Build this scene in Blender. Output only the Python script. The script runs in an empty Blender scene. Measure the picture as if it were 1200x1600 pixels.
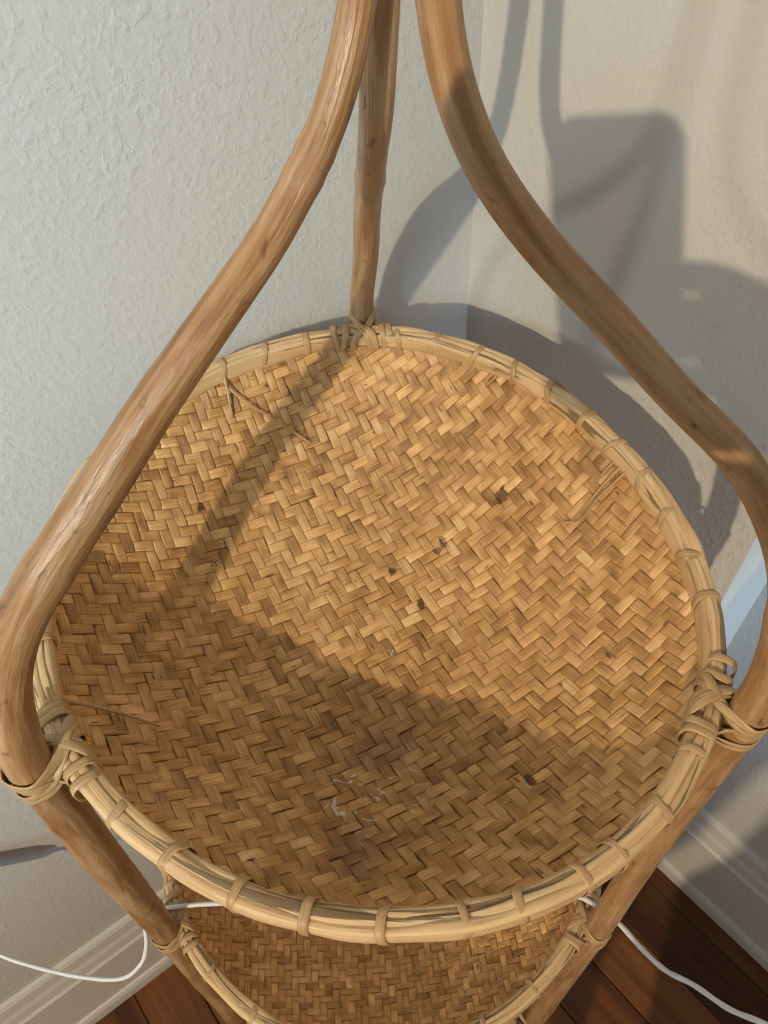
import bpy, math, random
import numpy as np
from mathutils import Matrix, Vector

random.seed(7)
rng = np.random.default_rng(11)
scene = bpy.context.scene
COL = scene.collection

# ------------------------------------------------------------------ camera, light, exposure
R = 0.18                                            # tray radius, metres
TC = np.array([-0.00665, 0.24752, 1.02462])         # centre of the top tray
CAM = np.array([0.0, 0.0, 1.332])
RIGHT = Vector((0.99813, -0.04537, -0.04085))
DOWN = Vector((-0.06105, -0.74176, -0.66788))
FWD = Vector((0.0, 0.66913, -0.74314))

cd = bpy.data.cameras.new('camera')
cam = bpy.data.objects.new('camera', cd)
COL.objects.link(cam)
m = Matrix.Identity(4)
for i in range(3):
    m[i][0] = RIGHT[i]; m[i][1] = -DOWN[i]; m[i][2] = -FWD[i]; m[i][3] = CAM[i]
cam.matrix_world = m
cd.sensor_fit = 'VERTICAL'
cd.lens = 6.86
cd.sensor_height = 6.86 * 1600 / 1110
cd.sensor_width = cd.sensor_height
cd.clip_start = 0.01
cd.clip_end = 50
cd.dof.use_dof = False
cd.dof.focus_distance = 0.40
cd.dof.aperture_fstop = 5.0
scene.camera = cam

world = bpy.data.worlds.new('World')
scene.world = world
world.use_nodes = True
wb = world.node_tree.nodes['Background']
wb.inputs[0].default_value = (0.97, 0.97, 1.0, 1)
wb.inputs[1].default_value = 0.105


def lamp(name, kind, loc, energy, color, size, aim=None, size_y=None):
    l = bpy.data.lights.new(name, kind)
    l.energy = energy
    l.color = color
    if kind == 'AREA':
        l.shape = 'RECTANGLE'; l.size = size; l.size_y = size_y or size
    else:
        l.shadow_soft_size = size
    o = bpy.data.objects.new(name, l)
    COL.objects.link(o)
    o.location = loc
    if aim is not None:
        o.rotation_euler = (Vector(aim) - Vector(loc)).to_track_quat('-Z', 'Y').to_euler()
    return o


lamp('ceiling_bulb_key', 'POINT', (-0.618, -1.572, 2.022), 106, (1.0, 0.81, 0.56), 0.013)
lamp('side_window_glow', 'POINT', (-1.85, -1.73, 2.34), 36, (1.0, 0.95, 0.88), 0.07)
fill = lamp('cool_wall_fill', 'AREA', (-0.80, -1.80, 2.15), 5.2, (0.45, 0.77, 1.0), 0.5, aim=(-0.74, 0.08, 1.46), size_y=0.6)  # added cool fill, beam narrowed onto the upper left wall
fill.data.spread = math.radians(41)
fill = lamp('cool_return_fill', 'AREA', (1.05, -0.95, 1.30), 0.58, (0.60, 0.80, 1.0), 0.35, aim=(0.42, 0.28, 0.76), size_y=0.5)  # added cool fill, aimed at the side face of the pier
fill.data.spread = math.radians(24)

scene.cycles.denoising_prefilter = 'ACCURATE'
scene.cycles.filter_width = 1.1
scene.cycles.max_bounces = 6
scene.cycles.diffuse_bounces = 4
scene.cycles.glossy_bounces = 2
scene.cycles.caustics_reflective = False
scene.cycles.caustics_refractive = False
scene.cycles.use_adaptive_sampling = True
scene.cycles.adaptive_threshold = 0.03
scene.view_settings.view_transform = 'Standard'
scene.view_settings.look = 'None'
scene.view_settings.exposure = 0.25
scene.view_settings.gamma = 1.0
scene.render.engine = 'CYCLES'


# ------------------------------------------------------------------ node helpers
class NT:
    def __init__(self, name):
        self.m = bpy.data.materials.new(name)
        self.m.use_nodes = True
        self.t = self.m.node_tree
        self.b = self.t.nodes['Principled BSDF']

    def n(self, kind, ins=None, **props):
        nd = self.t.nodes.new(kind)
        for a, v in props.items():
            setattr(nd, a, v)
        for a, v in (ins or {}).items():
            if hasattr(v, 'bl_idname') or isinstance(v, bpy.types.NodeSocket):
                self.t.links.new(v, nd.inputs[a])
            else:
                nd.inputs[a].default_value = v
        return nd

    def link(self, a, b):
        self.t.links.new(a, b)

    def math(self, op, a, b=0.0, c=None, clamp=False):
        nd = self.n('ShaderNodeMath', {0: a, 1: b}, operation=op, use_clamp=clamp)
        if c is not None:
            if isinstance(c, bpy.types.NodeSocket):
                self.link(c, nd.inputs[2])
            else:
                nd.inputs[2].default_value = c
        return nd.outputs[0]

    def vmul(self, v, xyz):
        return self.n('ShaderNodeVectorMath', {0: v, 1: xyz}, operation='MULTIPLY').outputs[0]

    def noise(self, vec, scale, detail=3.0, rough=0.55, dist=0.0):
        return self.n('ShaderNodeTexNoise', {'Vector': vec, 'Scale': scale, 'Detail': detail, 'Roughness': rough,
                                             'Distortion': dist}).outputs['Fac']

    def ramp(self, fac, stops, interp='LINEAR'):
        nd = self.n('ShaderNodeValToRGB', {0: fac})
        nd.color_ramp.interpolation = interp
        e = nd.color_ramp.elements
        while len(e) < len(stops):
            e.new(0.5)
        for q, (p, c) in zip(e, stops):
            q.position = p
            q.color = (*c, 1) if len(c) == 3 else c
        return nd.outputs[0]

    def step(self, fac, a, b):
        return self.n('ShaderNodeMapRange', {0: fac, 1: a, 2: b, 3: 0.0, 4: 1.0}, interpolation_type='SMOOTHSTEP').outputs[0]

    def mix(self, fac, a, b, mode='MIX'):
        nd = self.t.nodes.new('ShaderNodeMix')
        nd.data_type = 'RGBA'; nd.blend_type = mode
        for idx, v in ((0, fac), (6, a), (7, b)):
            if isinstance(v, bpy.types.NodeSocket):
                self.link(v, nd.inputs[idx])
            else:
                nd.inputs[idx].default_value = (*v, 1) if isinstance(v, tuple) and len(v) == 3 else v
        return nd.outputs[2]

    def bump(self, h, strength, dist, normal=None):
        ins = {'Height': h, 'Strength': strength, 'Distance': dist}
        if normal is not None:
            ins['Normal'] = normal
        return self.n('ShaderNodeBump', ins).outputs[0]

    def out(self, color=None, rough=None, normal=None, spec=None, coat=None):
        b = self.b
        for key, v in (('Base Color', color), ('Roughness', rough), ('Normal', normal), ('Specular IOR Level', spec),
                       ('Coat Weight', coat)):
            if v is None:
                continue
            if isinstance(v, bpy.types.NodeSocket):
                self.link(v, b.inputs[key])
            else:
                b.inputs[key].default_value = (*v, 1) if isinstance(v, tuple) and len(v) == 3 else v
        return self.m


def mat_weave(name, stains, flecks, gain, streak):
    k = NT(name)
    tc_ = k.n('ShaderNodeTexCoord')
    uv, ob = tc_.outputs['UV'], tc_.outputs['Object']
    rnd = k.n('ShaderNodeObjectInfo').outputs['Random']
    fib = k.noise(k.vmul(uv, (0.30, 11.0, 1)), 1.0, 4, 0.70)
    patch = k.noise(k.vmul(uv, (0.55, 0.6, 1)), 1.0, 1, 0.5)
    big = k.noise(ob, 9.0, 2, 0.55)
    v = k.math('MULTIPLY_ADD', k.math('SUBTRACT', fib, 0.5), 1.35, k.math('MULTIPLY_ADD', k.math('SUBTRACT', patch, 0.5), 1.05, 0.5))
    v = k.math('ADD', v, k.math('MULTIPLY_ADD', rnd, 0.32, -0.16))
    v = k.math('ADD', v, k.math('MULTIPLY_ADD', k.math('SUBTRACT', big, 0.5), 0.45, 0.0))
    g = lambda c: (c[0] * gain, c[1] * gain * 0.955, c[2] * gain * 0.90)
    col = k.ramp(v, [(0.05, g((0.170, 0.080, 0.024))), (0.30, g((0.335, 0.183, 0.066))), (0.52, g((0.470, 0.274, 0.106))),
                     (0.76, g((0.595, 0.385, 0.175))), (1.0, g((0.710, 0.525, 0.285)))])
    # dark fibre lines, a few per strip
    ln = k.step(k.noise(k.vmul(uv, (0.09, 13.0, 1)), 1.0, 2, 0.5), 0.58, 0.68)
    col = k.mix(k.math('MULTIPLY', ln, streak), col, (0.16, 0.075, 0.024))
    kn = k.step(k.noise(k.vmul(uv, (0.9, 2.2, 1)), 1.0, 0, 0.5), 0.775, 0.82)
    col = k.mix(k.math('MULTIPLY', kn, 0.75), col, (0.085, 0.032, 0.012))
    wob = k.n('ShaderNodeTexNoise', {'Vector': ob, 'Scale': 110.0, 'Detail': 3.0})
    pos = k.n('ShaderNodeVectorMath', {0: ob, 1: k.vmul(k.n('ShaderNodeVectorMath', {0: wob.outputs['Color'], 1: (0.5, 0.5, 0.5)}, operation='SUBTRACT').outputs[0], (0.011, 0.011, 0.0))}, operation='ADD').outputs[0]
    flat = k.vmul(pos, (1, 1, 0))
    for (x, y, r0, amt, c) in stains:
        d = k.n('ShaderNodeVectorMath', {0: flat, 1: (x * R, y * R, 0)}, operation='DISTANCE').outputs['Value']
        f = k.math('MULTIPLY', k.math('SUBTRACT', 1.0, k.step(d, r0 * (0.75 if r0 < 0.02 else 0.3), r0)), amt)
        col = k.mix(k.math('MULTIPLY', f, k.step(fib, 0.25, 0.5)), col, c)
    if flecks:
        fk = k.math('SUBTRACT', 1.0, k.step(k.math('ABSOLUTE', k.math('SUBTRACT', k.noise(ob, 60.0, 1, 0.5, 0.8), 0.5)), 0.010, 0.022))
        fk = k.math('MULTIPLY', fk, k.step(k.noise(ob, 190.0, 1, 0.5), 0.48, 0.55))
        for (x, y, r0) in flecks:                        # dried white drips
            d = k.n('ShaderNodeVectorMath', {0: flat, 1: (x * R, y * R, 0)}, operation='DISTANCE').outputs['Value']
            f = k.math('MULTIPLY', k.math('MULTIPLY', k.math('SUBTRACT', 1.0, k.step(d, r0 * 0.35, r0)), fk), 0.75)
            col = k.mix(f, col, WHT)
    rough = k.math('MULTIPLY_ADD', fib, 0.30, 0.28)
    return k.out(col, rough, k.bump(fib, 0.55, 0.0013), 0.5)


def mat_rim(name, light, dark_amt, thr=0.575):
    k = NT(name)
    uv = k.n('ShaderNodeTexCoord').outputs['UV']
    a = k.noise(k.vmul(uv, (0.16, 9.0, 1)), 1.0, 4, 0.6)
    b = k.noise(k.vmul(uv, (0.30, 26.0, 1)), 1.0, 3, 0.6)
    c = k.noise(k.vmul(uv, (0.08, 1.5, 1)), 1.0, 3, 0.6)
    v = k.math('ADD', k.math('MULTIPLY', a, 0.6), k.math('MULTIPLY', c, 0.5))
    col = k.ramp(v, [(0.25, (0.30, 0.165, 0.066)), (0.44, (0.53, 0.345, 0.165)), (0.60, light), (0.85, tuple(min(1, q * 1.2) for q in light))])
    dk = k.step(k.noise(k.vmul(uv, (0.07, 3.2, 1)), 1.0, 5, 0.62, 0.5), thr, thr + 0.035)
    dk2 = k.step(b, 0.60, 0.72)
    col = k.mix(k.math('MULTIPLY', dk, dark_amt), col, (0.075, 0.040, 0.019))
    col = k.mix(k.math('MULTIPLY', dk2, 0.45), col, (0.20, 0.11, 0.045))
    return k.out(col, k.math('MULTIPLY_ADD', b, 0.3, 0.32), k.bump(k.math('ADD', a, b), 0.4, 0.0010), 0.4)


def mat_cane(name, tones):
    k = NT(name)
    uv = k.n('ShaderNodeTexCoord').outputs['UV']
    a = k.noise(k.vmul(uv, (0.5, 7.0, 1)), 1.0, 4, 0.6)
    col = k.ramp(a, [(0.3, tones[0]), (0.5, tones[1]), (0.72, tones[2])])
    return k.out(col, 0.42, k.bump(a, 0.3, 0.0006), 0.45)


def mat_pole(name, tones, mott):
    k = NT(name)
    ob = k.n('ShaderNodeTexCoord').outputs['Object']
    uv = k.n('ShaderNodeTexCoord').outputs['UV']
    big = k.noise(ob, 16.0, 4, 0.6, 0.6)
    lng = k.noise(k.vmul(uv, (0.11, 9.0, 1)), 1.0, 5, 0.62, 0.3)
    fine = k.noise(k.vmul(uv, (0.7, 22.0, 1)), 1.0, 3, 0.6)
    v = k.math('ADD', k.math('MULTIPLY', big, mott), k.math('ADD', k.math('MULTIPLY', lng, 0.75), k.math('MULTIPLY', fine, 0.22)))
    mu = 0.5 * mott + 0.375 + 0.11
    col = k.ramp(v, [(mu - 0.20, tones[0]), (mu - 0.06, tones[1]), (mu + 0.08, tones[2]), (mu + 0.22, tones[3])])
    # scuffs where the skin is worn to pale wood, and dark flecks
    sc = k.step(k.noise(k.vmul(uv, (0.10, 4.5, 1)), 1.0, 5, 0.70, 0.5), 0.52, 0.62)
    col = k.mix(k.math('MULTIPLY', sc, 0.32), col, (0.52, 0.38, 0.245))
    fl = k.step(k.noise(k.vmul(uv, (0.7, 6.0, 1)), 1.0, 4, 0.65, 0.4), 0.60, 0.70)
    col = k.mix(k.math('MULTIPLY', fl, 0.6), col, tuple(q * 0.45 for q in tones[0]))
    ax = k.n('ShaderNodeSeparateXYZ', {0: uv}).outputs['X']
    fbr = k.step(k.noise(k.vmul(uv, (0.25, 40.0, 1)), 1.0, 3, 0.6), 0.56, 0.68)
    col = k.mix(k.math('MULTIPLY', fbr, 0.24), col, tones[0])
    rough = k.math('MULTIPLY_ADD', sc, 0.18, k.math('MULTIPLY_ADD', lng, 0.28, 0.23))
    h = k.math('ADD', k.math('MULTIPLY', lng, 1.2), k.math('MULTIPLY', fine, 0.35))
    return k.out(col, rough, k.bump(h, 0.55, 0.0018), 0.5)


def mat_wall(name, base):
    k = NT(name)
    ob = k.n('ShaderNodeTexCoord').outputs['Object']
    warp = k.n('ShaderNodeTexNoise', {'Vector': ob, 'Scale': 38.0, 'Detail': 3.0}).outputs['Color']
    p = k.n('ShaderNodeVectorMath', {0: ob, 1: k.vmul(warp, (0.006, 0.006, 0.006))}, operation='ADD').outputs[0]
    a = k.noise(p, 215.0, 3, 0.5)
    b = k.step(k.noise(p, 140.0, 3, 0.5), 0.46, 0.66)
    c = k.noise(ob, 420.0, 2, 0.6)
    drag = k.noise(ob, 7.0, 2, 0.5)
    h = k.math('ADD', k.math('MULTIPLY', a, 0.9), k.math('MULTIPLY', k.math('MULTIPLY', b, drag), 0.8))
    h = k.math('ADD', h, k.math('MULTIPLY', c, 0.10))
    tint = k.noise(ob, 5.0, 3, 0.6)
    col = k.mix(tint, tuple(q * 0.95 for q in base), base)
    return k.out(col, 0.55, k.bump(h, 0.38, 0.0014), 0.3)


def mat_paint(name, base, rough=0.38):
    k = NT(name)
    ob = k.n('ShaderNodeTexCoord').outputs['Object']
    a = k.noise(ob, 14.0, 4, 0.6)
    f = k.noise(ob, 180.0, 3, 0.6)
    sp = k.step(k.noise(ob, 110.0, 2, 0.5), 0.72, 0.78)
    col = k.mix(a, tuple(q * 0.92 for q in base), base)
    col = k.mix(k.math('MULTIPLY', sp, 0.35), col, (0.30, 0.26, 0.20))
    return k.out(col, rough, k.bump(f, 0.12, 0.0006), 0.4)


def mat_floor(name):
    k = NT(name)
    ob = k.n('ShaderNodeTexCoord').outputs['Object']
    rnd = k.n('ShaderNodeObjectInfo').outputs['Random']
    sh = k.n('ShaderNodeCombineXYZ', {'X': k.math('MULTIPLY', rnd, 7.0), 'Y': k.math('MULTIPLY', rnd, 3.0)}).outputs[0]
    p = k.n('ShaderNodeVectorMath', {0: ob, 1: sh}, operation='ADD').outputs[0]
    g = k.noise(k.vmul(p, (2.2, 34.0, 8)), 1.0, 5, 0.6, 0.7)
    l = k.noise(k.vmul(p, (1.6, 8.0, 1)), 1.0, 3, 0.5, 0.3)
    v = k.math('ADD', k.math('MULTIPLY', g, 0.6), k.math('MULTIPLY', l, 0.4))
    v = k.math('ADD', v, k.math('MULTIPLY_ADD', rnd, 0.20, -0.10))
    col = k.ramp(v, [(0.32, (0.058, 0.016, 0.005)), (0.47, (0.150, 0.052, 0.013)), (0.60, (0.235, 0.090, 0.023)), (0.75, (0.31, 0.135, 0.040))])
    sp = k.step(k.noise(ob, 75.0, 2, 0.5), 0.70, 0.76)
    col = k.mix(k.math('MULTIPLY', sp, 0.6), col, (0.02, 0.008, 0.004))
    du = k.step(k.noise(ob, 240.0, 1, 0.5), 0.77, 0.80)
    col = k.mix(k.math('MULTIPLY', du, 0.35), col, (0.30, 0.25, 0.20))
    return k.out(col, k.math('MULTIPLY_ADD', g, 0.25, 0.26), k.bump(g, 0.10, 0.0012), 0.45)


def mat_plain(name, base, rough=0.5, spec=0.4):
    k = NT(name)
    ob = k.n('ShaderNodeTexCoord').outputs['Object']
    a = k.noise(ob, 40.0, 3, 0.6)
    return k.out(k.mix(a, tuple(q * 0.93 for q in base), base), rough, k.bump(a, 0.05, 0.001), spec)


# ------------------------------------------------------------------ mesh helpers
def mesh_obj(name, verts, faces, mat, parent=None, uvs=None, smooth=True):
    me = bpy.data.meshes.new(name)
    me.from_pydata([tuple(map(float, v)) for v in verts], [], [tuple(int(q) for q in f) for f in faces])
    if uvs is not None:
        ul = me.uv_layers.new(name='UVMap')
        li = np.empty(len(me.loops), dtype=np.int64)
        me.loops.foreach_get('vertex_index', li)
        ul.data.foreach_set('uv', np.asarray(uvs, dtype=np.float32)[li].ravel())
    me.polygons.foreach_set('use_smooth', np.full(len(me.polygons), smooth))
    me.materials.append(mat)
    me.update()
    o = bpy.data.objects.new(name, me)
    COL.objects.link(o)
    if parent:
        o.parent = parent
    return o


def empty(name, loc=(0, 0, 0), parent=None):
    o = bpy.data.objects.new(name, None)
    o.empty_display_size = 0.02
    COL.objects.link(o)
    o.location = loc
    if parent:
        o.parent = parent
    return o


def tag(o, label=None, cat=None, group=None, kind=None):
    for a, v in (('label', label), ('category', cat), ('group', group), ('kind', kind)):
        if v:
            o[a] = v
    return o


def catmull(pts, n, closed=False):
    P = np.asarray(pts, float)
    if closed:
        P = np.vstack([P[-1], P, P[0], P[1]])
    else:
        P = np.vstack([2 * P[0] - P[1], P, 2 * P[-1] - P[-2]])
    out = []
    for i in range(1, len(P) - 2):
        p0, p1, p2, p3 = P[i - 1:i + 3]
        for t in np.linspace(0, 1, n, endpoint=False):
            out.append(0.5 * ((2 * p1) + (-p0 + p2) * t + (2 * p0 - 5 * p1 + 4 * p2 - p3) * t * t + (-p0 + 3 * p1 - 3 * p2 + p3) * t ** 3))
    if not closed:
        out.append(P[-2])
    return np.array(out)


def unit(v):
    v = np.asarray(v, float)
    return v / (np.linalg.norm(v, axis=-1, keepdims=True) + 1e-12)


def tube(path, radii, sides=20, wob=None, uoff=0.0):
    """swept round tube; radii per path point; wob(i, ang) adds to the radius"""
    P = np.asarray(path, float)
    n = len(P)
    tan = unit(np.gradient(P, axis=0))
    ref = np.array([1.0, 0, 0]) if abs(tan[0][0]) < 0.8 else np.array([0, 1.0, 0])
    N = [unit(ref - tan[0] * (ref @ tan[0]))]
    for i in range(1, n):
        v = N[-1] - tan[i] * (N[-1] @ tan[i])
        N.append(unit(v))
    N = np.array(N)
    B = np.cross(tan, N)
    L = np.r_[0, np.cumsum(np.linalg.norm(np.diff(P, axis=0), axis=1))]
    V, UV, F = [], [], []
    for i in range(n):
        for s in range(sides + 1):
            a = 2 * math.pi * s / sides
            r = radii[i] + (wob(i, a if s < sides else 0.0, L[i]) if wob else 0.0)
            V.append(P[i] + (N[i] * math.cos(a) + B[i] * math.sin(a)) * r)
            UV.append((L[i] * 100 + uoff, s / sides))
    w = sides + 1
    for i in range(n - 1):
        for s in range(sides):
            F.append((i * w + s, i * w + s + 1, (i + 1) * w + s + 1, (i + 1) * w + s))
    F.append(tuple(range(sides - 1, -1, -1)))
    F.append(tuple((n - 1) * w + s for s in range(sides)))
    return V, F, UV


def ribbon(path, normals, width, thick, uoff=0.0, closed=True, taper=None):
    """flat split-cane band with rounded edges following a path; normals point off the thing it wraps"""
    P = np.asarray(path, float)
    n = len(P)
    if closed:
        tan = unit(np.roll(P, -1, 0) - np.roll(P, 1, 0))
    else:
        tan = unit(np.gradient(P, axis=0))
    N = np.asarray(normals, float)
    N = unit(N - tan * (N * tan).sum(1, keepdims=True))
    S = np.cross(tan, N)
    prof = [(-0.5, 0.0), (-0.46, 0.55), (-0.25, 0.92), (0.0, 1.0), (0.25, 0.92), (0.46, 0.55), (0.5, 0.0), (0.0, -0.15)]
    L = np.r_[0, np.cumsum(np.linalg.norm(np.diff(P, axis=0), axis=1))]
    V, UV, F = [], [], []
    w = len(prof)
    for i in range(n):
        ws = width * (taper(i / (n - 1)) if taper else 1.0)
        for j, (a, b) in enumerate(prof):
            V.append(P[i] + S[i] * a * ws + N[i] * b * thick)
            UV.append((L[i] * 100 + uoff, a + 0.5))
    m_ = n if closed else n - 1
    for i in range(m_):
        i2 = (i + 1) % n
        for j in range(w):
            F.append((i * w + j, i * w + (j + 1) % w, i2 * w + (j + 1) % w, i2 * w + j))
    if not closed:
        F.append(tuple(range(w - 1, -1, -1)))
        F.append(tuple((n - 1) * w + j for j in range(w)))
    return V, F, UV


# ------------------------------------------------------------------ materials
DK = (0.085, 0.030, 0.010)
PUR = (0.085, 0.060, 0.052)
WHT = (0.80, 0.79, 0.74)
STAINS = [(0.04, -0.46, 0.022, 0.35, PUR), (-0.03, -0.80, 0.022, 0.45, PUR), (0.06, -0.60, 0.085, 0.22, DK),
          (0.23, 0.32, 0.0040, 0.7, DK), (0.25, 0.35, 0.0032, 0.7, DK), (0.48, 0.47, 0.0042, 0.8, DK), (0.485, 0.50, 0.0028, 0.8, DK), (0.17, 0.10, 0.0034, 0.95, DK), (0.46, -0.60, 0.0040, 0.95, DK),
          (0.06, 0.23, 0.0028, 0.9, DK), (-0.65, 0.37, 0.0018, 0.95, DK), (0.80, 0.48, 0.016, 0.35, DK)]
FLECKS = [(0.02, -0.62, 0.040), (0.07, -0.08, 0.009), (0.29, 0.155, 0.008), (0.44, -0.48, 0.006)]
M_WEAVE = (mat_weave('woven_bamboo', STAINS, FLECKS, 1.40, 0.30), mat_weave('woven_bamboo_cross', STAINS, FLECKS, 1.22, 0.48))  # cross strips darker: the fibre sheen's light difference is put into the colour
M_WEAVE2 = (mat_weave('woven_bamboo_lower', [(0.22, -0.55, 0.006, 0.9, DK)], (), 1.75, 0.3), mat_weave('woven_bamboo_lower_cross', [], (), 1.42, 0.5))  # same sheen contrast painted in by a darker cross family
M_RIM = mat_rim('rim_bamboo', (0.72, 0.505, 0.275), 0.75)
M_RIM2 = mat_rim('rim_bamboo_dark', (0.66, 0.46, 0.245), 0.72, 0.565)
M_CANE = mat_cane('split_cane', [(0.33, 0.195, 0.085), (0.49, 0.32, 0.155), (0.62, 0.44, 0.25)])
M_POLE = mat_pole('rattan_pole', [(0.175, 0.078, 0.028), (0.325, 0.165, 0.066), (0.425, 0.245, 0.112), (0.55, 0.375, 0.21)], 0.45)
M_POLE3 = mat_pole('rattan_pole_pale', [(0.24, 0.125, 0.055), (0.40, 0.25, 0.125), (0.50, 0.335, 0.185), (0.62, 0.46, 0.30)], 0.40)  # back pole: tones lightened to make up for the shade on it
M_POLE2 = mat_pole('rattan_pole_smooth', [(0.190, 0.086, 0.032), (0.335, 0.175, 0.074), (0.430, 0.250, 0.118), (0.55, 0.37, 0.205)], 0.35)
M_WALL = mat_wall('wall_paint', (0.60, 0.595, 0.565))
M_TRIM = mat_paint('trim_paint', (0.70, 0.695, 0.645))
M_FLOOR = mat_floor('floor_boards')
M_CORD = mat_plain('cord_white', (0.82, 0.83, 0.84), 0.4)

# ------------------------------------------------------------------ the room corner
DL = np.array([math.cos(math.radians(33.72)), math.sin(math.radians(33.72))])     # along the left wall, towards the corner
NL = np.array([-DL[1], DL[0]])                                                     # into the left wall
DR = np.array([math.cos(math.radians(-51.93)), math.sin(math.radians(-51.93))])   # along the right wall, away from the corner
NR = np.array([-DR[1], DR[0]])                                                     # into the right wall
WT = 0.016
LPT = np.array([-0.498, 0.169]) + NL * WT
CORNER = np.array([0.0899, 0.5795])
CORNER = LPT + DL * ((CORNER - LPT) @ DL)
EDGE_T = 0.312                                     # width of the pier
EDGE = CORNER + DR * EDGE_T
R2 = np.array([0.429, 0.346]) + NR * WT
DEPTH = (R2 - EDGE) @ NR
INNER = EDGE + NR * DEPTH
WH = 2.5


def prism(name, poly, z0, z1, mat, parent=None):
    n = len(poly)
    V = [(x, y, z0) for x, y in poly] + [(x, y, z1) for x, y in poly]
    F = [tuple(range(n - 1, -1, -1)), tuple(range(n, 2 * n))] + [(i, (i + 1) % n, n + (i + 1) % n, n + i) for i in range(n)]
    return mesh_obj(name, V, F, mat, parent, smooth=False)


T_ = 0.12
wl = prism('wall_left', [tuple(CORNER - DL * 2.6), tuple(CORNER + DL * 0.0), tuple(CORNER + NL * T_), tuple(CORNER - DL * 2.6 + NL * T_)], 0, WH, M_WALL)
tag(wl, 'off white wall with troweled plaster texture left of the corner', kind='structure')
far = INNER + DR * 2.2
wr = prism('wall_right', [tuple(CORNER), tuple(EDGE), tuple(INNER), tuple(far), tuple(far + NR * T_), tuple(CORNER + NR * (DEPTH + T_))], 0, WH, M_WALL)
tag(wr, 'beige plaster wall right of the corner stepping back at an outer edge', kind='structure')

BPROF = [(-0.001, 0.243), (0.005, 0.243), (0.0075, 0.236), (0.0085, 0.214), (0.011, 0.205), (0.0125, 0.186), (0.0155, 0.181), (0.0155, 0.176),
         (0.0105, 0.172), (0.0105, 0.034), (0.0135, 0.033), (0.0165, 0.026), (0.0175, 0.014), (0.0175, 0.001), (-0.001, 0.001)]


def baseboard(path, normals, parent):
    """sweep the moulding along a floor path; normals point from each wall run into the room"""
    pts = [np.asarray(p, float) for p in path]
    off = []
    for i in range(len(pts)):
        if i == 0:
            off.append(normals[0])
        elif i == len(pts) - 1:
            off.append(normals[-1])
        else:
            a, b = normals[i - 1], normals[i]
            s = a + b
            off.append(s / (1 + a @ b))
    V, F = [], []
    w = len(BPROF)
    for p, o in zip(pts, off):
        for e, z in BPROF:
            q = p + o * e
            V.append((q[0], q[1], z))
    for i in range(len(pts) - 1):
        for j in range(w):
            F.append((i * w + j, i * w + (j + 1) % w, (i + 1) * w + (j + 1) % w, (i + 1) * w + j))
    F.append(tuple(range(w)))
    F.append(tuple((len(pts) - 1) * w + j for j in range(w - 1, -1, -1)))
    return mesh_obj('baseboard', V, F, M_TRIM, parent, smooth=False)


baseboard([CORNER - DL * 2.6, CORNER - DL * 0.0176], [-NL], wl)
baseboard([CORNER, EDGE, INNER, far], [-NR, DR, -NR], wr)

fl = mesh_obj('floor', [(-3, -3, -0.022), (3, -3, -0.022), (3, 3, -0.022), (-3, 3, -0.022)], [(0, 1, 2, 3)], mat_plain('subfloor', (0.05, 0.03, 0.02), 0.8))
tag(fl, 'dark reddish brown wooden board floor', kind='structure')
PW = 0.083
plank_mesh = {}
for row in range(-7, 17):
    s = -0.9 + 0.31 * (row % 3)
    off = 0.03 + row * PW
    while s < 1.7:
        ln_ = 1.3
        key = 'plank'
        if key not in plank_mesh:
            a, b, c = ln_ / 2 - 0.0006, PW / 2 - 0.0007, 0.0012
            V = [(-a, -b, -0.02), (a, -b, -0.02), (a, b, -0.02), (-a, b, -0.02),
                 (-a, -b, -c), (a, -b, -c), (a, b, -c), (-a, b, -c),
                 (-a + c, -b + c, 0), (a - c, -b + c, 0), (a - c, b - c, 0), (-a + c, b - c, 0)]
            F = [(8, 9, 10, 11)]
            for i in range(4):
                j = (i + 1) % 4
                F += [(i, j, 4 + j, 4 + i), (4 + i, 4 + j, 8 + j, 8 + i)]
            o = mesh_obj('plank', V, F, M_FLOOR, fl, smooth=False)
            plank_mesh[key] = o.data
        else:
            o = bpy.data.objects.new('plank', plank_mesh[key])
            COL.objects.link(o)
            o.parent = fl
        p = CORNER - DL * off + DR * (s + ln_ / 2)
        o.location = (p[0], p[1], 0.0005 * math.sin(row * 2.3 + s * 5))
        o.rotation_euler = (0, 0, math.radians(-51.93))
        s += ln_

# ------------------------------------------------------------------ the stand
stand = tag(empty('plant_stand', (TC[0], TC[1], 0)), 'tall rattan plant stand with round woven bamboo trays lashed to three bent poles', 'plant stand')
H0 = TC[2]

RIM_TAB = [(0, 0.972), (13.2, 0.953), (24.8, 0.951), (34.4, 0.952), (44.0, 0.967), (60.8, 1.005), (75.5, 1.033), (89.2, 1.050), (105.4, 1.047),
           (125, 1.030), (145, 1.012), (165, 0.997), (185, 0.985), (206, 0.980), (212.7, 0.985), (224.5, 0.982), (242.5, 0.979), (253.2, 0.987),
           (262.4, 0.994), (272.1, 1.000), (281.6, 1.012), (290, 1.022), (300, 1.030), (312, 1.034), (321.3, 1.030), (329.6, 1.019), (340.5, 1.013),
           (346, 1.005), (354.9, 0.986), (360, 0.972)]
_rt = np.array(RIM_TAB)


def rim_top(th):
    d = np.degrees(th) % 360
    s = 0
    for q in (-8, -4, 0, 4, 8):
        s = s + np.interp((d + q) % 360, _rt[:, 0], _rt[:, 1])
    return s / 5 * R


def rim_low(th):
    return R * (1.05 + 0.008 * np.sin(2 * th + 0.6) + 0 * th)


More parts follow.
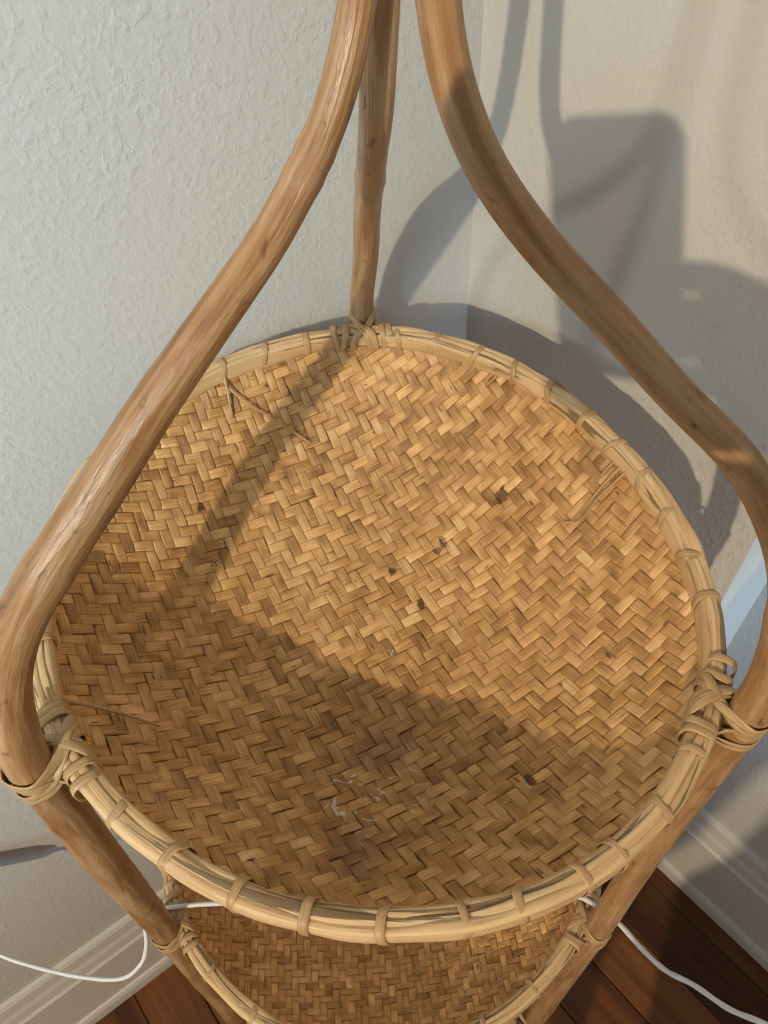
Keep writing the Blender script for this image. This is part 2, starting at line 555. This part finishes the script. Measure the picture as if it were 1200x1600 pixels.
def make_tray(name, loc, rot, rimf, pitch, ang, depth, mat, bind_angles, seed, label, hoopmat=None):
    r_ = np.random.default_rng(seed)
    t = empty(name, loc, stand)
    t.rotation_mode = 'QUATERNION'
    t.rotation_quaternion = rot
    t['label'] = label
    ca, sa = math.cos(ang), math.sin(ang)
    QX = 2.6
    tr_ = np.linspace(0, 1.06, 300)
    ts_ = np.r_[0, np.cumsum(np.sqrt(1 + (depth / R * QX * ((tr_[1:] + tr_[:-1]) / 2) ** (QX - 1)) ** 2) * np.diff(tr_))]   # arc length up the dish
    n = int(ts_[-1] * R * 1.03 / pitch) + 1

    def surf(x, y):
        th = np.arctan2(y, x)
        rho = np.hypot(x, y) / rimf(th)
        z = -depth * (1 - np.clip(rho, 0, 1.1) ** QX) - 0.003
        z = z + 0.0022 * np.sin(x * 31 + 1.3) * np.cos(y * 27) * (1 - np.clip(rho, 0, 1) ** 4)
        return z, rho

    def place(U, W):
        """from the flat mat to the dish"""
        th = np.arctan2(W, U)
        rf = rimf(th)
        rho = np.interp(np.hypot(U, W) / rf, ts_, tr_)
        return rho * rf * np.cos(th), rho * rf * np.sin(th), rho

    def normal(x, y):
        e = 1e-4
        z0, _ = surf(x, y); zx, _ = surf(x + e, y); zy, _ = surf(x, y + e)
        return unit(np.stack([-(zx - z0) / e, -(zy - z0) / e, np.ones_like(x)], -1))

    amp, half_t = 0.00090, 0.00046
    sub = 5
    prof = np.array([(-1.0, -0.7), (-0.97, 0.45), (-0.70, 0.90), (0.0, 1.05), (0.70, 0.90), (0.97, 0.45), (1.0, -0.7), (0.0, -0.9)])
    for fam in (0, 1):
        for j in range(-n, n + 1):
            c0 = (j + np.clip(r_.normal(0, 0.022), -.05, .05)) * pitch
            s = np.arange(-n * sub - sub, n * sub + sub + 1) / sub                      # in pitches
            i0 = np.floor(s).astype(int); fr = s - i0

            def over(i):
                o = ((np.abs(i) + abs(j)) % 4) < 2
                return np.where(o, 1.0, -1.0) * (1 if fam == 0 else -1)
            tt = np.clip((fr - 0.28) / 0.44, 0, 1); tt = tt * tt * (3 - 2 * tt)
            h = over(i0) * (1 - tt) + over(i0 + 1) * tt
            ph = r_.uniform(0, 6.28)
            wv = c0 + pitch * 0.03 * np.sin(s * 0.21 + ph) + pitch * 0.012 * np.sin(s * 0.9 + ph * 2)
            hw = pitch * 0.5 * (1.0 + 0.03 * np.sin(s * 0.33 + ph * 3)) * r_.uniform(0.975, 1.03)
            al = s * pitch
            tilt = np.interp(s, np.linspace(s[0], s[-1], 40), r_.normal(0, 0.00016, 40))
            if fam == 0:
                x, y = al * ca - wv * sa, al * sa + wv * ca
                ax = np.array([-sa, ca])
            else:
                x, y = wv * ca - al * sa, wv * sa + al * ca
                ax = np.array([ca, sa])
            _, _, rho = place(x, y)
            ok = np.where(rho < 0.990)[0]
            if len(ok) < 8:
                continue
            sl = slice(ok[0], ok[-1] + 1)
            x, y, h, hwk, al, tilt = x[sl], y[sl], h[sl], hw[sl], al[sl], tilt[sl]
            m_ = len(x)
            w = len(prof)
            X, Y, _r = place(x[:, None] + ax[0] * prof[None, :, 0] * hwk[:, None], y[:, None] + ax[1] * prof[None, :, 0] * hwk[:, None])
            Z, _r = surf(X, Y)
            Hh = (h * amp)[:, None] + prof[None, :, 1] * half_t + prof[None, :, 0] * tilt[:, None]
            nr = normal(X, Y)
            V = np.stack([X, Y, Z], -1) + nr * Hh[..., None]
            UV = np.stack([np.repeat((al * 100 + (j + n) * 41.3 + fam * 5000)[:, None], w, 1), np.repeat((prof[:, 0] * 0.5 + 0.5)[None], m_, 0) + (j % 7) * 3.1], -1)
            idx = np.arange(m_ * w).reshape(m_, w)
            a = idx[:-1]; b = idx[1:]
            F = np.stack([a, np.roll(a, -1, 1), np.roll(b, -1, 1), b], -1).reshape(-1, 4)
            if fam == 1:
                F = F[:, ::-1]
            mesh_obj('bamboo_strip', V.reshape(-1, 3), F, mat[fam], t, UV.reshape(-1, 2))

    # hoops of split bamboo: (name, radial offset, height, half thickness, half height, noise, material)
    nseg = 220
    for (nm, e0, z0, ht, hh, mt, ph) in (('outer_hoop', 0.0029, -0.0012, 0.0031, 0.0066, M_RIM, 0.3), ('inner_hoop', -0.0031, -0.0016, 0.0028, 0.0060, M_RIM2, 2.1),
                                         ('rim_split', -0.0004, 0.0034, 0.0022, 0.0022, M_RIM, 4.2)):
        V, F, UV = [], [], []
        ns = 20
        start = r_.uniform(0, 6.28)
        for i in range(nseg):
            th = 2 * math.pi * i / nseg
            rr = rimf(th)
            we = 0.0003 * math.sin(th * 7 + ph) + 0.0002 * math.sin(th * 23 + ph * 2)
            wz = 0.0005 * math.sin(th * 5 + ph * 3) + 0.0003 * math.sin(th * 17 + ph)
            sc = 1 + 0.08 * math.sin(th * 9 + ph) + 0.06 * math.sin(th * 31 + ph * 2)
            for s_ in range(ns + 1):
                a = 2 * math.pi * s_ / ns
                cx = math.copysign(abs(math.cos(a)) ** 0.62, math.cos(a)); cz = math.copysign(abs(math.sin(a)) ** 0.62, math.sin(a))
                fz = 1 + 0.10 * math.sin(a * 3 + ph + th * 3)
                e = e0 + we + ht * sc * cx * fz
                V.append(((rr + e) * math.cos(th), (rr + e) * math.sin(th), z0 + wz + hh * sc * cz))
                UV.append((th * R * 100 + ph * 50, s_ / ns + ph))
        w = ns + 1
        for i in range(nseg):
            i2 = (i + 1) % nseg
            for s_ in range(ns):
                F.append((i * w + s_, i * w + s_ + 1, i2 * w + s_ + 1, i2 * w + s_))
        mesh_obj(nm, V, [f[::-1] for f in F], mt, t, UV)

    for bi, bd in enumerate(bind_angles):
        th = math.radians(bd)
        rr = rimf(th)
        o = np.array([math.cos(th), math.sin(th), 0]); tg = np.array([-math.sin(th), math.cos(th), 0]); up = np.array([0, 0, 1.0])
        c = o * rr + up * -0.0013
        sk = r_.uniform(-0.0030, 0.0030)
        P, N = [], []
        for q in range(30):
            a = 2 * math.pi * q / 30
            ce, sz = math.copysign(abs(math.cos(a)) ** 0.72, math.cos(a)), math.copysign(abs(math.sin(a)) ** 0.72, math.sin(a))
            jit = 0.0002 * math.sin(a * 3 + bi)
            P.append(c + o * (0.0063 + jit) * ce + up * 0.0071 * sz + tg * sk * math.sin(a + 0.6))
            N.append(o * math.cos(a) + up * math.sin(a))
        V, F, UV = ribbon(P, N, r_.uniform(0.0034, 0.0047), 0.0006, bi * 31.7 + seed)
        mesh_obj('binding', V, F, M_CANE, t, UV)
    return t


TM = Matrix(((0.99692, 0.06183, 0.04830), (-0.05831, 0.99576, -0.07117), (-0.05250, 0.06813, 0.99629)))
B_TOP = [125.8, 115.9, 106.3, 86.0, 78.1, 68.2, 58.6, 49.2, 38.6, 29.5, 19.0, 9.4, 0.2, -9.3, -36.9, -46.2, -55.6, -61.4, -69.9, -77.7, -87.2, -97.2,
         -106.6, -116.6, -127.7, -148.5, -160.6, 137, 148, 160, 171, 182, 190]
top = make_tray('tray', (0, 0, H0), TM.to_quaternion(), rim_top, 0.0069, math.radians(30.0), 0.475 * R, M_WEAVE, B_TOP, 5, 'upper tray woven in concentric twill diamonds')
LOW = np.array([-0.055, -0.04, -1.82])
B_LOW = [-150 + 13.5 * q for q in range(27) if q not in (0, 8, 18)]
low = make_tray('tray', (LOW[0] * R, LOW[1] * R, H0 + LOW[2] * R), Matrix.Identity(3).to_quaternion(), rim_low, 0.0058, math.radians(94.0), 0.42 * R, M_WEAVE2, B_LOW, 9, 'lower tray in the shade below')
# bottom tray: the same basket once more
bot = empty('tray', (-0.10 * R, -0.04 * R, H0 - 3.72 * R), stand)
for ch in list(low.children):
    c = ch.copy(); COL.objects.link(c); c.parent = bot

# poles, in tray radii relative to the tray centre
POLES = {
    'left': ([(-1.10, -0.76, -5.692), (-1.06, -0.72, -3.7), (-1.05, -0.685, -3.1), (-1.025, -0.615, -1.78), (-0.915, -0.650, -0.75), (-0.893, -0.637, -0.35),
              (-0.8719, -0.6288, 0.0), (-0.8638, -0.6230, 0.0965), (-0.8273, -0.5967, 0.28), (-0.7867, -0.5674, 0.395), (-0.7291, -0.5259, 0.497),
              (-0.6399, -0.4615, 0.6), (-0.5158, -0.3720, 0.72), (-0.4161, -0.3001, 0.823), (-0.3098, -0.2235, 0.921), (-0.1865, -0.1345, 1.033),
              (-0.1257, -0.0907, 1.094), (-0.0243, -0.0175, 1.229), (0.0324, 0.0234, 1.36), (0.062, 0.040, 1.50), (0.075, 0.05, 1.75), (0.075, 0.05, 2.1)],
             [(-5.7, 0.060), (-1.8, 0.057), (-0.3, 0.057), (0.3, 0.055), (0.6, 0.049), (0.8, 0.045), (1.0, 0.040), (1.2, 0.035), (1.4, 0.032), (2.2, 0.032)], M_POLE),
    'right': ([(0.72, -0.90, -5.692), (0.775, -0.80, -3.5), (0.845, -0.70, -1.78), (0.90, -0.63, -1.3), (0.945, -0.578, -0.4),
               (0.9525, -0.5700, 0.0), (0.9396, -0.5623, 0.172), (0.9010, -0.5392, 0.388), (0.8581, -0.5135, 0.52), (0.7954, -0.4761, 0.64), (0.7156, -0.4283, 0.748),
               (0.5903, -0.3533, 0.852), (0.4556, -0.2727, 0.98), (0.3518, -0.2106, 1.07), (0.2621, -0.1569, 1.17), (0.2102, -0.1258, 1.259), (0.1802, -0.1078, 1.343),
               (0.1647, -0.0986, 1.426), (0.155, -0.09, 1.55), (0.15, -0.06, 1.8), (0.15, -0.04, 2.1)],
              [(-5.7, 0.056), (-1.8, 0.052), (0.0, 0.050), (0.4, 0.043), (0.8, 0.037), (1.0, 0.036), (1.4, 0.035), (2.2, 0.035)], M_POLE2),
    'back': ([(0.06, 1.30, -5.692), (0.03, 1.24, -3.6), (0.0, 1.17, -1.8), (-0.005, 1.15, -0.4), (-0.0045, 1.135, 0.0), (0.000, 1.11, 0.195), (0.021, 1.0407, 0.366),
              (0.033, 0.95, 0.50), (0.038, 0.826, 0.639), (0.045, 0.65, 0.79), (0.0528, 0.4566, 0.9346), (0.062, 0.32, 1.06), (0.071, 0.2093, 1.167), (0.080, 0.155, 1.30),
              (0.090, 0.13, 1.45), (0.105, 0.12, 1.75), (0.105, 0.12, 2.1)],
             [(-5.7, 0.055), (-1.8, 0.050), (0.0, 0.047), (0.4, 0.044), (0.8, 0.040), (1.1, 0.036), (2.2, 0.034)], M_POLE3),
}
pole_path = {}
for pi, (nm, (pts, rad, mt)) in enumerate(POLES.items()):
    P = catmull(np.array(pts), 14)
    rad = np.array(rad)
    zz = P[:, 2]
    rr = np.interp(zz, rad[:, 0], rad[:, 1]) * R
    P = P * R + np.array([0, 0, H0])
    # resample evenly
    L = np.r_[0, np.cumsum(np.linalg.norm(np.diff(P, axis=0), axis=1))]
    u = np.linspace(0, L[-1], int(L[-1] / 0.004))
    P = np.stack([np.interp(u, L, P[:, a]) for a in range(3)], 1)
    rr = np.interp(u, L, rr)
    for _ in range(6):                                  # soften control-point kinks
        P[1:-1] = 0.25 * P[:-2] + 0.5 * P[1:-1] + 0.25 * P[2:]
    pole_path[nm] = P
    nodes = np.cumsum(np.random.default_rng(20 + pi).uniform(0.16, 0.27, 12)) - 0.02
    seed = pi * 3.7

    def wob(i, a, l, nodes=nodes, seed=seed, rr=rr):
        d = np.min(np.abs(nodes - l))
        ring = 0.0007 * math.exp(-(d / 0.006) ** 2) - 0.0006 * math.exp(-(d / 0.0012) ** 2)
        return ring + rr[i] * (0.030 * math.sin(l * 23 + seed) + 0.022 * math.sin(2 * a + l * 11 + seed) + 0.014 * math.sin(3 * a - l * 31 + seed))
    V, F, UV = tube(P, rr, 28, wob, pi * 300)
    mesh_obj('leg', V, F, mt, stand, UV)


def pole_at(nm, z):
    P = pole_path[nm]
    i = int(np.argmin(np.abs(P[:, 2] - z) + np.where(np.arange(len(P)) > 0, 0, 0)))
    return P[i]


def lashing(nm, O, up, prad, seed, style):
    """split-cane strands binding a rim to a pole. O: rim centre (stand space), up: rim normal"""
    r_ = np.random.default_rng(seed)
    pc = pole_at(nm, O[2])
    o = pc - O
    o = o - up * (o @ up)
    op = np.linalg.norm(o)
    o = o / op
    t = np.cross(up, o)
    holder = empty('lashing', (0, 0, 0), stand)

    def strand(ctrl, width, n=7, name='strand'):
        c = np.array([q[:3] for q in ctrl]) * 0.001
        nn = np.array([q[3:6] for q in ctrl], float)
        C_ = catmull(c, n, True); N_ = catmull(nn, n, True)
        B = np.stack([t, o, up])
        V, F, UV = ribbon(O + C_ @ B, N_ @ B, width, 0.0009, r_.uniform(0, 500))
        mesh_obj(name, V, F, M_CANE, holder, UV)
    pr = prad * 1000 + 0.4
    pm = op * 1000
    for sgn in (1, -1):
        for k_ in range(style):
            d = k_ * 4.6
            j = r_.uniform(-1, 1)
            hb = 8.0 + 2 * sgn * 0.4 - d * 1.1
            strand([((8 + d) * sgn, -6.9, -5, 0, -1, -0.2), ((7 + d) * sgn, -6.8, 2, 0, -1, 0.4), ((3 + d * .8) * sgn, -4.2, 6.9 + .4 * k_, 0, -.5, 1),
                    ((-3 + d * .5) * sgn, 2.0, 7.9 + .4 * k_, -.2 * sgn, 0, 1), (-(pr - 1.2) * sgn, pm - 4.5, hb + 1.0 + j, -1 * sgn, -.4, .5),
                    (-pr * .93 * sgn, pm + 3.5, hb + j, -1 * sgn, .35, 0), (0, pm + pr, hb - 1.5, 0, 1, 0), (pr * .93 * sgn, pm + 3.5, hb - 4, 1 * sgn, .35, 0),
                    ((pr - 0.5) * sgn, pm - 4.5, 0.5, 1 * sgn, .1, -.2), ((8 + d) * sgn, 4.5, -9.0, .3 * sgn, .6, -.8), ((8 + d) * sgn, -3, -9.8, 0, -.3, -1)], 0.0046)
        for q in range(2):
            tt = (14.5 + q * 5.6 + r_.uniform(-.6, .6)) * sgn
            sk = r_.uniform(-2.5, 2.5)
            pts = []
            for s_ in range(16):
                a = 2 * math.pi * s_ / 16
                ce, sz = math.copysign(abs(math.cos(a)) ** 0.72, math.cos(a)), math.copysign(abs(math.sin(a)) ** 0.72, math.sin(a))
                pts.append((tt + sk * math.sin(a), 6.9 * ce, -1.3 + 8.0 * sz, 0, math.cos(a), math.sin(a)))
            strand(pts, 0.0046, 3)
    # low wrap round the pole, below the rim
    for k_ in range(2):
        d = k_ * 4.2
        strand([(-4 - d, -7.0, -4, 0, -1, 0), (-2 - d, -6.4, 4.5, 0, -.8, .6), (2 - d * .5, -1, 7.8 + k_ * .6, .1, 0, 1), (8, 6.5, 5 - d * .6, .5, .5, .8),
                (pr + .4, pm - 2, -1 - d, 1, .1, .2), (pr * .75, pm + pr * .72, -5 - d, .7, .7, 0), (0, pm + pr + .2, -7.5 - d, 0, 1, 0), (-pr * .75, pm + pr * .72, -9 - d, -.7, .7, 0),
                (-pr - .3, pm - 2, -9.5 - d, -1, .1, -.2), (-8 - d * .4, 4.0, -10.5, -.4, .4, -.8), (-5 - d, -4, -9.8, 0, -.3, -1)], 0.0048)
    return holder


tq = np.array(TM)
for nm, th in (('left', -144.8), ('right', -31.5), ('back', 90.8)):
    # centre of the upper rim beside the pole
    pc = pole_at(nm, H0)
    loc = tq.T @ (pc - np.array([0, 0, H0]))
    a = math.atan2(loc[1], loc[0])
    O = tq @ (np.array([math.cos(a), math.sin(a), 0]) * rim_top(a)) + np.array([0, 0, H0])
    pr_ = {'left': 0.058, 'right': 0.052, 'back': 0.047}[nm] * R
    lashing(nm, O, tq[:, 2], pr_, hash(nm) % 97 if False else len(nm) * 7, {'left': 2, 'right': 2, 'back': 1}[nm])
    for lv, tr in ((LOW[2], (LOW[0], LOW[1])), (-3.72, (-0.10, -0.04))):
        z = H0 + lv * R
        pc = pole_at(nm, z)
        c = np.array([tr[0] * R, tr[1] * R, z])
        d = pc - c; d[2] = 0
        a = math.atan2(d[1], d[0])
        O = c + np.array([math.cos(a), math.sin(a), 0]) * rim_low(a)
        lashing(nm, O, np.array([0, 0, 1.0]), pr_, len(nm) * 5 + int(-lv * 10), 2)


# frayed ends of the lashing lying in the upper tray (tray space)
def loose(pts, w):
    P = catmull(np.array(pts) * R, 8)
    V, F, UV = ribbon(P, np.tile([0.1, 0, 1.0], (len(P), 1)), w, 0.0009, random.random() * 300, False, lambda q: 1 - 0.6 * q)
    mesh_obj('loose_end', V, F, M_CANE, top, UV)


def tz(x, y, h=0.02):
    rho = math.hypot(x, y) * R / rim_top(math.atan2(y, x))
    return -0.475 * (1 - min(rho, 1.0) ** 2.6) - 0.018 + h


def lz(*xy):
    return [(x, y, tz(x, y, h)) for x, y, h in xy]


loose(lz((-0.60, 0.80, 0.03), (-0.52, 0.76, 0.045), (-0.38, 0.735, 0.035), (-0.27, 0.70, 0.03)), 0.0022)
loose(lz((-0.60, 0.84, 0.03), (-0.58, 0.78, 0.05), (-0.56, 0.70, 0.03)), 0.0026)
loose(lz((-0.86, -0.50, 0.04), (-0.80, -0.49, 0.05), (-0.70, -0.48, 0.045), (-0.61, -0.485, 0.035)), 0.0028)
loose(lz((-0.86, -0.46, 0.04), (-0.84, -0.50, 0.06), (-0.79, -0.55, 0.04)), 0.0024)
loose(lz((0.86, 0.40, 0.03), (0.80, 0.36, 0.05), (0.74, 0.32, 0.035), (0.68, 0.28, 0.025)), 0.0018)
loose(lz((0.84, 0.42, 0.03), (0.80, 0.40, 0.04), (0.75, 0.37, 0.025)), 0.0018)
loose(lz((0.85, 0.36, 0.04), (0.77, 0.32, 0.04), (0.72, 0.28, 0.03), (0.67, 0.30, 0.025)), 0.0015)


# ------------------------------------------------------------------ white cord draped through the lower tray
# from the left, down in a slack loop, over the lower rim, through the tray and out to the right (metres)
CORD = [(-0.5600, 0.1000, 0.7200), (-0.4700, 0.1400, 0.6650), (-0.4250, 0.1580, 0.6320), (-0.3980, 0.1630, 0.6010), (-0.3812, 0.1526, 0.5813), (-0.3437, 0.1411, 0.5777), (-0.2961, 0.1296, 0.5875), (-0.2534, 0.1232, 0.6087), (-0.2296, 0.1292, 0.6342), (-0.2206, 0.1392, 0.6567), (-0.2169, 0.1490, 0.6790), (-0.2043, 0.1534, 0.6964), (-0.1849, 0.1531, 0.7069), (-0.1478, 0.1547, 0.7016), (-0.0997, 0.1540, 0.6767), (-0.0212, 0.1505, 0.6467), (0.0648, 0.1465, 0.6700), (0.1139, 0.1440, 0.6974), (0.1341, 0.1414, 0.7112), (0.1456, 0.1321, 0.7176), (0.1560, 0.1181, 0.7279), (0.1660, 0.1022, 0.7310), (0.1773, 0.0867, 0.7373), (0.1918, 0.0751, 0.7470), (0.2068, 0.0597, 0.7573), (0.2229, 0.0489, 0.7705), (0.2467, 0.0314, 0.7816)]
P = catmull(CORD, 10)
V, F, UV = tube(P, 0.0018 + 0.00012 * np.sin(np.arange(len(P)) * 0.9), 12)
cord = tag(mesh_obj('power_cord', V, F, M_CORD, None, UV), 'thin white power cord draped across the lower tray', 'cord')
Q = catmull([(-0.392, 0.164, 0.594), (-0.402, 0.163, 0.604), (-0.415, 0.161, 0.620), (-0.432, 0.156, 0.639), (-0.440, 0.154, 0.645)], 5)
V, F, UV = tube(Q, np.interp(np.linspace(0, 1, len(Q)), [0, .18, .25, .45, .75, .82, 1], [.0026, .0045, .010, .0125, .0125, .006, .003]), 14)
mesh_obj('connector', V, F, M_CORD, cord, UV)


# ------------------------------------------------------------------ the photographer, whose shadow falls on the tray and the right wall
def person():
    V, E_, RAD = [], [], []

    def chain(pts, start=None):
        prev = start
        for (x, y, z, r) in pts:
            V.append((x, y, z)); RAD.append(r)
            if prev is not None:
                E_.append((prev, len(V) - 1))
            prev = len(V) - 1
        return prev
    pel = chain([(0.14, -0.56, 0.86, (0.16, 0.11))])
    chest = chain([(0.14, -0.545, 1.02, (0.145, 0.10)), (0.14, -0.51, 1.20, (0.155, 0.105)), (0.14, -0.48, 1.315, (0.13, 0.085))], pel)
    chain([(0.14, -0.455, 1.385, (0.055, 0.055)), (0.14, -0.42, 1.46, (0.062, 0.066)), (0.14, -0.40, 1.54, (0.077, 0.092)), (0.14, -0.405, 1.61, (0.068, 0.078))], chest)
    for sx, pts in ((-1, [(-0.045, -0.48, 1.315, .060), (-0.085, -0.53, 1.18, .050), (-0.10, -0.56, 1.05, .043), (-0.095, -0.53, 0.93, .037), (-0.085, -0.49, 0.82, .027)]),
                    (1, [(0.315, -0.47, 1.315, .060), (0.355, -0.42, 1.20, .048), (0.335, -0.33, 1.115, .042), (0.23, -0.235, 1.18, .045), (0.120, -0.130, 1.225, .036)])):
        wrist = chain([(x, y, z, (r, r)) for x, y, z, r in pts], chest)
        w = np.array(V[wrist])
        if sx < 0:
            palm = chain([(w[0] + .004, w[1] + .018, w[2] - .060, (.016, .034))], wrist)
            base = np.array(V[palm])
            for q in range(4):
                d = np.array([.004, .024 - q * .017, -.030])
                chain([tuple(base + d) + ((.010, .010),), tuple(base + d + [.004, .004, -.026]) + ((.009, .009),), tuple(base + d + [.014, .002, -.046 + .004 * abs(q - 1)]) + ((.008, .008),)], palm)
            chain([tuple(base + [.006, .034, .012]) + ((.012, .012),), tuple(base + [.014, .044, -.014]) + ((.010, .010),)], palm)
        else:
            palm = chain([(0.080, -0.098, 1.253, (.036, .040)), (0.044, -0.074, 1.279, (.040, .048))], wrist)
            base = np.array(V[palm])
            for q in range(4):
                d = np.array([-.012, .014 - q * .010, .024 - q * .015])
                chain([tuple(base + d) + ((.010, .010),), tuple(base + d + [-.018, .004, .002]) + ((.009, .009),), tuple(base + d + [-.034, .002, .0]) + ((.008, .008),)], palm)
            chain([tuple(base + [-.012, -.022, .014]) + ((.012, .012),), tuple(base + [-.034, -.018, .024]) + ((.010, .010),)], palm)
    for sx in (-1, 1):
        x = 0.14 + sx * 0.095
        chain([(x, -0.56, 0.76, (.092, .092)), (x, -0.55, 0.46, (.062, .062)), (x, -0.57, 0.10, (.042, .042)), (x + sx * .01, -0.53, 0.045, (.045, .042)), (x + sx * .02, -0.42, 0.035, (.042, .030))], pel)
    me = bpy.data.meshes.new('person')
    me.from_pydata(V, E_, [])
    o = bpy.data.objects.new('person', me)
    COL.objects.link(o)
    sk = o.modifiers.new('skin', 'SKIN')
    if not me.skin_vertices:
        me.skin_vertices.new() if hasattr(me.skin_vertices, 'new') else None
    lay = me.skin_vertices[0].data
    for i, r in enumerate(RAD):
        lay[i].radius = r
        lay[i].use_root = (i == 0)
    sb = o.modifiers.new('smooth', 'SUBSURF'); sb.levels = 2; sb.render_levels = 2
    k = NT('clothes_and_skin')
    ob = k.n('ShaderNodeTexCoord').outputs['Object']
    sep = k.n('ShaderNodeSeparateXYZ', {0: ob})
    weave = k.noise(ob, 300.0, 2, 0.6)
    cloth = k.mix(k.step(sep.outputs['Z'], 0.905, 0.915), (0.03, 0.04, 0.07), (0.08, 0.08, 0.085))
    skin = k.math('MAXIMUM', k.step(sep.outputs['Z'], 1.385, 1.392), k.step(sep.outputs['Y'], -0.205, -0.200), clamp=True)
    
    col = k.mix(skin, cloth, (0.48, 0.30, 0.21))
    k.out(col, 0.7, k.bump(weave, 0.1, 0.001), 0.3)
    me.materials.append(k.m)
    return o


tag(person(), 'person in a dark shirt holding up a phone in front of the stand', 'person')


def phone():
    hw, x0, y0, y1, rc = 0.0348, -0.0190, -0.025, 0.121, 0.016
    out = []
    for cx_, cy_, a0 in ((x0 + hw - rc, y1 - rc, 0), (x0 - hw + rc, y1 - rc, 90), (x0 - hw + rc, y0 + rc, 180), (x0 + hw - rc, y0 + rc, 270)):
        for q in range(7):
            a = math.radians(a0 + q * 15)
            out.append((cx_ + rc * math.cos(a), cy_ + rc * math.sin(a)))
    n = len(out)
    V, F = [], []
    for sh, d in ((0.0010, 0.004), (0.0, 0.005), (0.0, 0.011), (0.0010, 0.012)):
        for a, b in out:
            s_ = 1 - sh / 0.04
            p = np.array(CAM) + np.array(RIGHT) * (x0 + (a - x0) * s_) + np.array(DOWN) * (0.048 + (b - 0.048) * s_) - np.array(FWD) * d
            V.append(p)
    for l in range(3):
        for i in range(n):
            F.append((l * n + i, l * n + (i + 1) % n, (l + 1) * n + (i + 1) % n, (l + 1) * n + i))
    F.append(tuple(range(n - 1, -1, -1))); F.append(tuple(3 * n + i for i in range(n)))
    o = mesh_obj('smartphone', V, F, mat_plain('phone_shell', (0.05, 0.05, 0.055), 0.3), None, smooth=False)
    return tag(o, 'dark slab smartphone held upright in the hands of the person', 'phone')


phone()
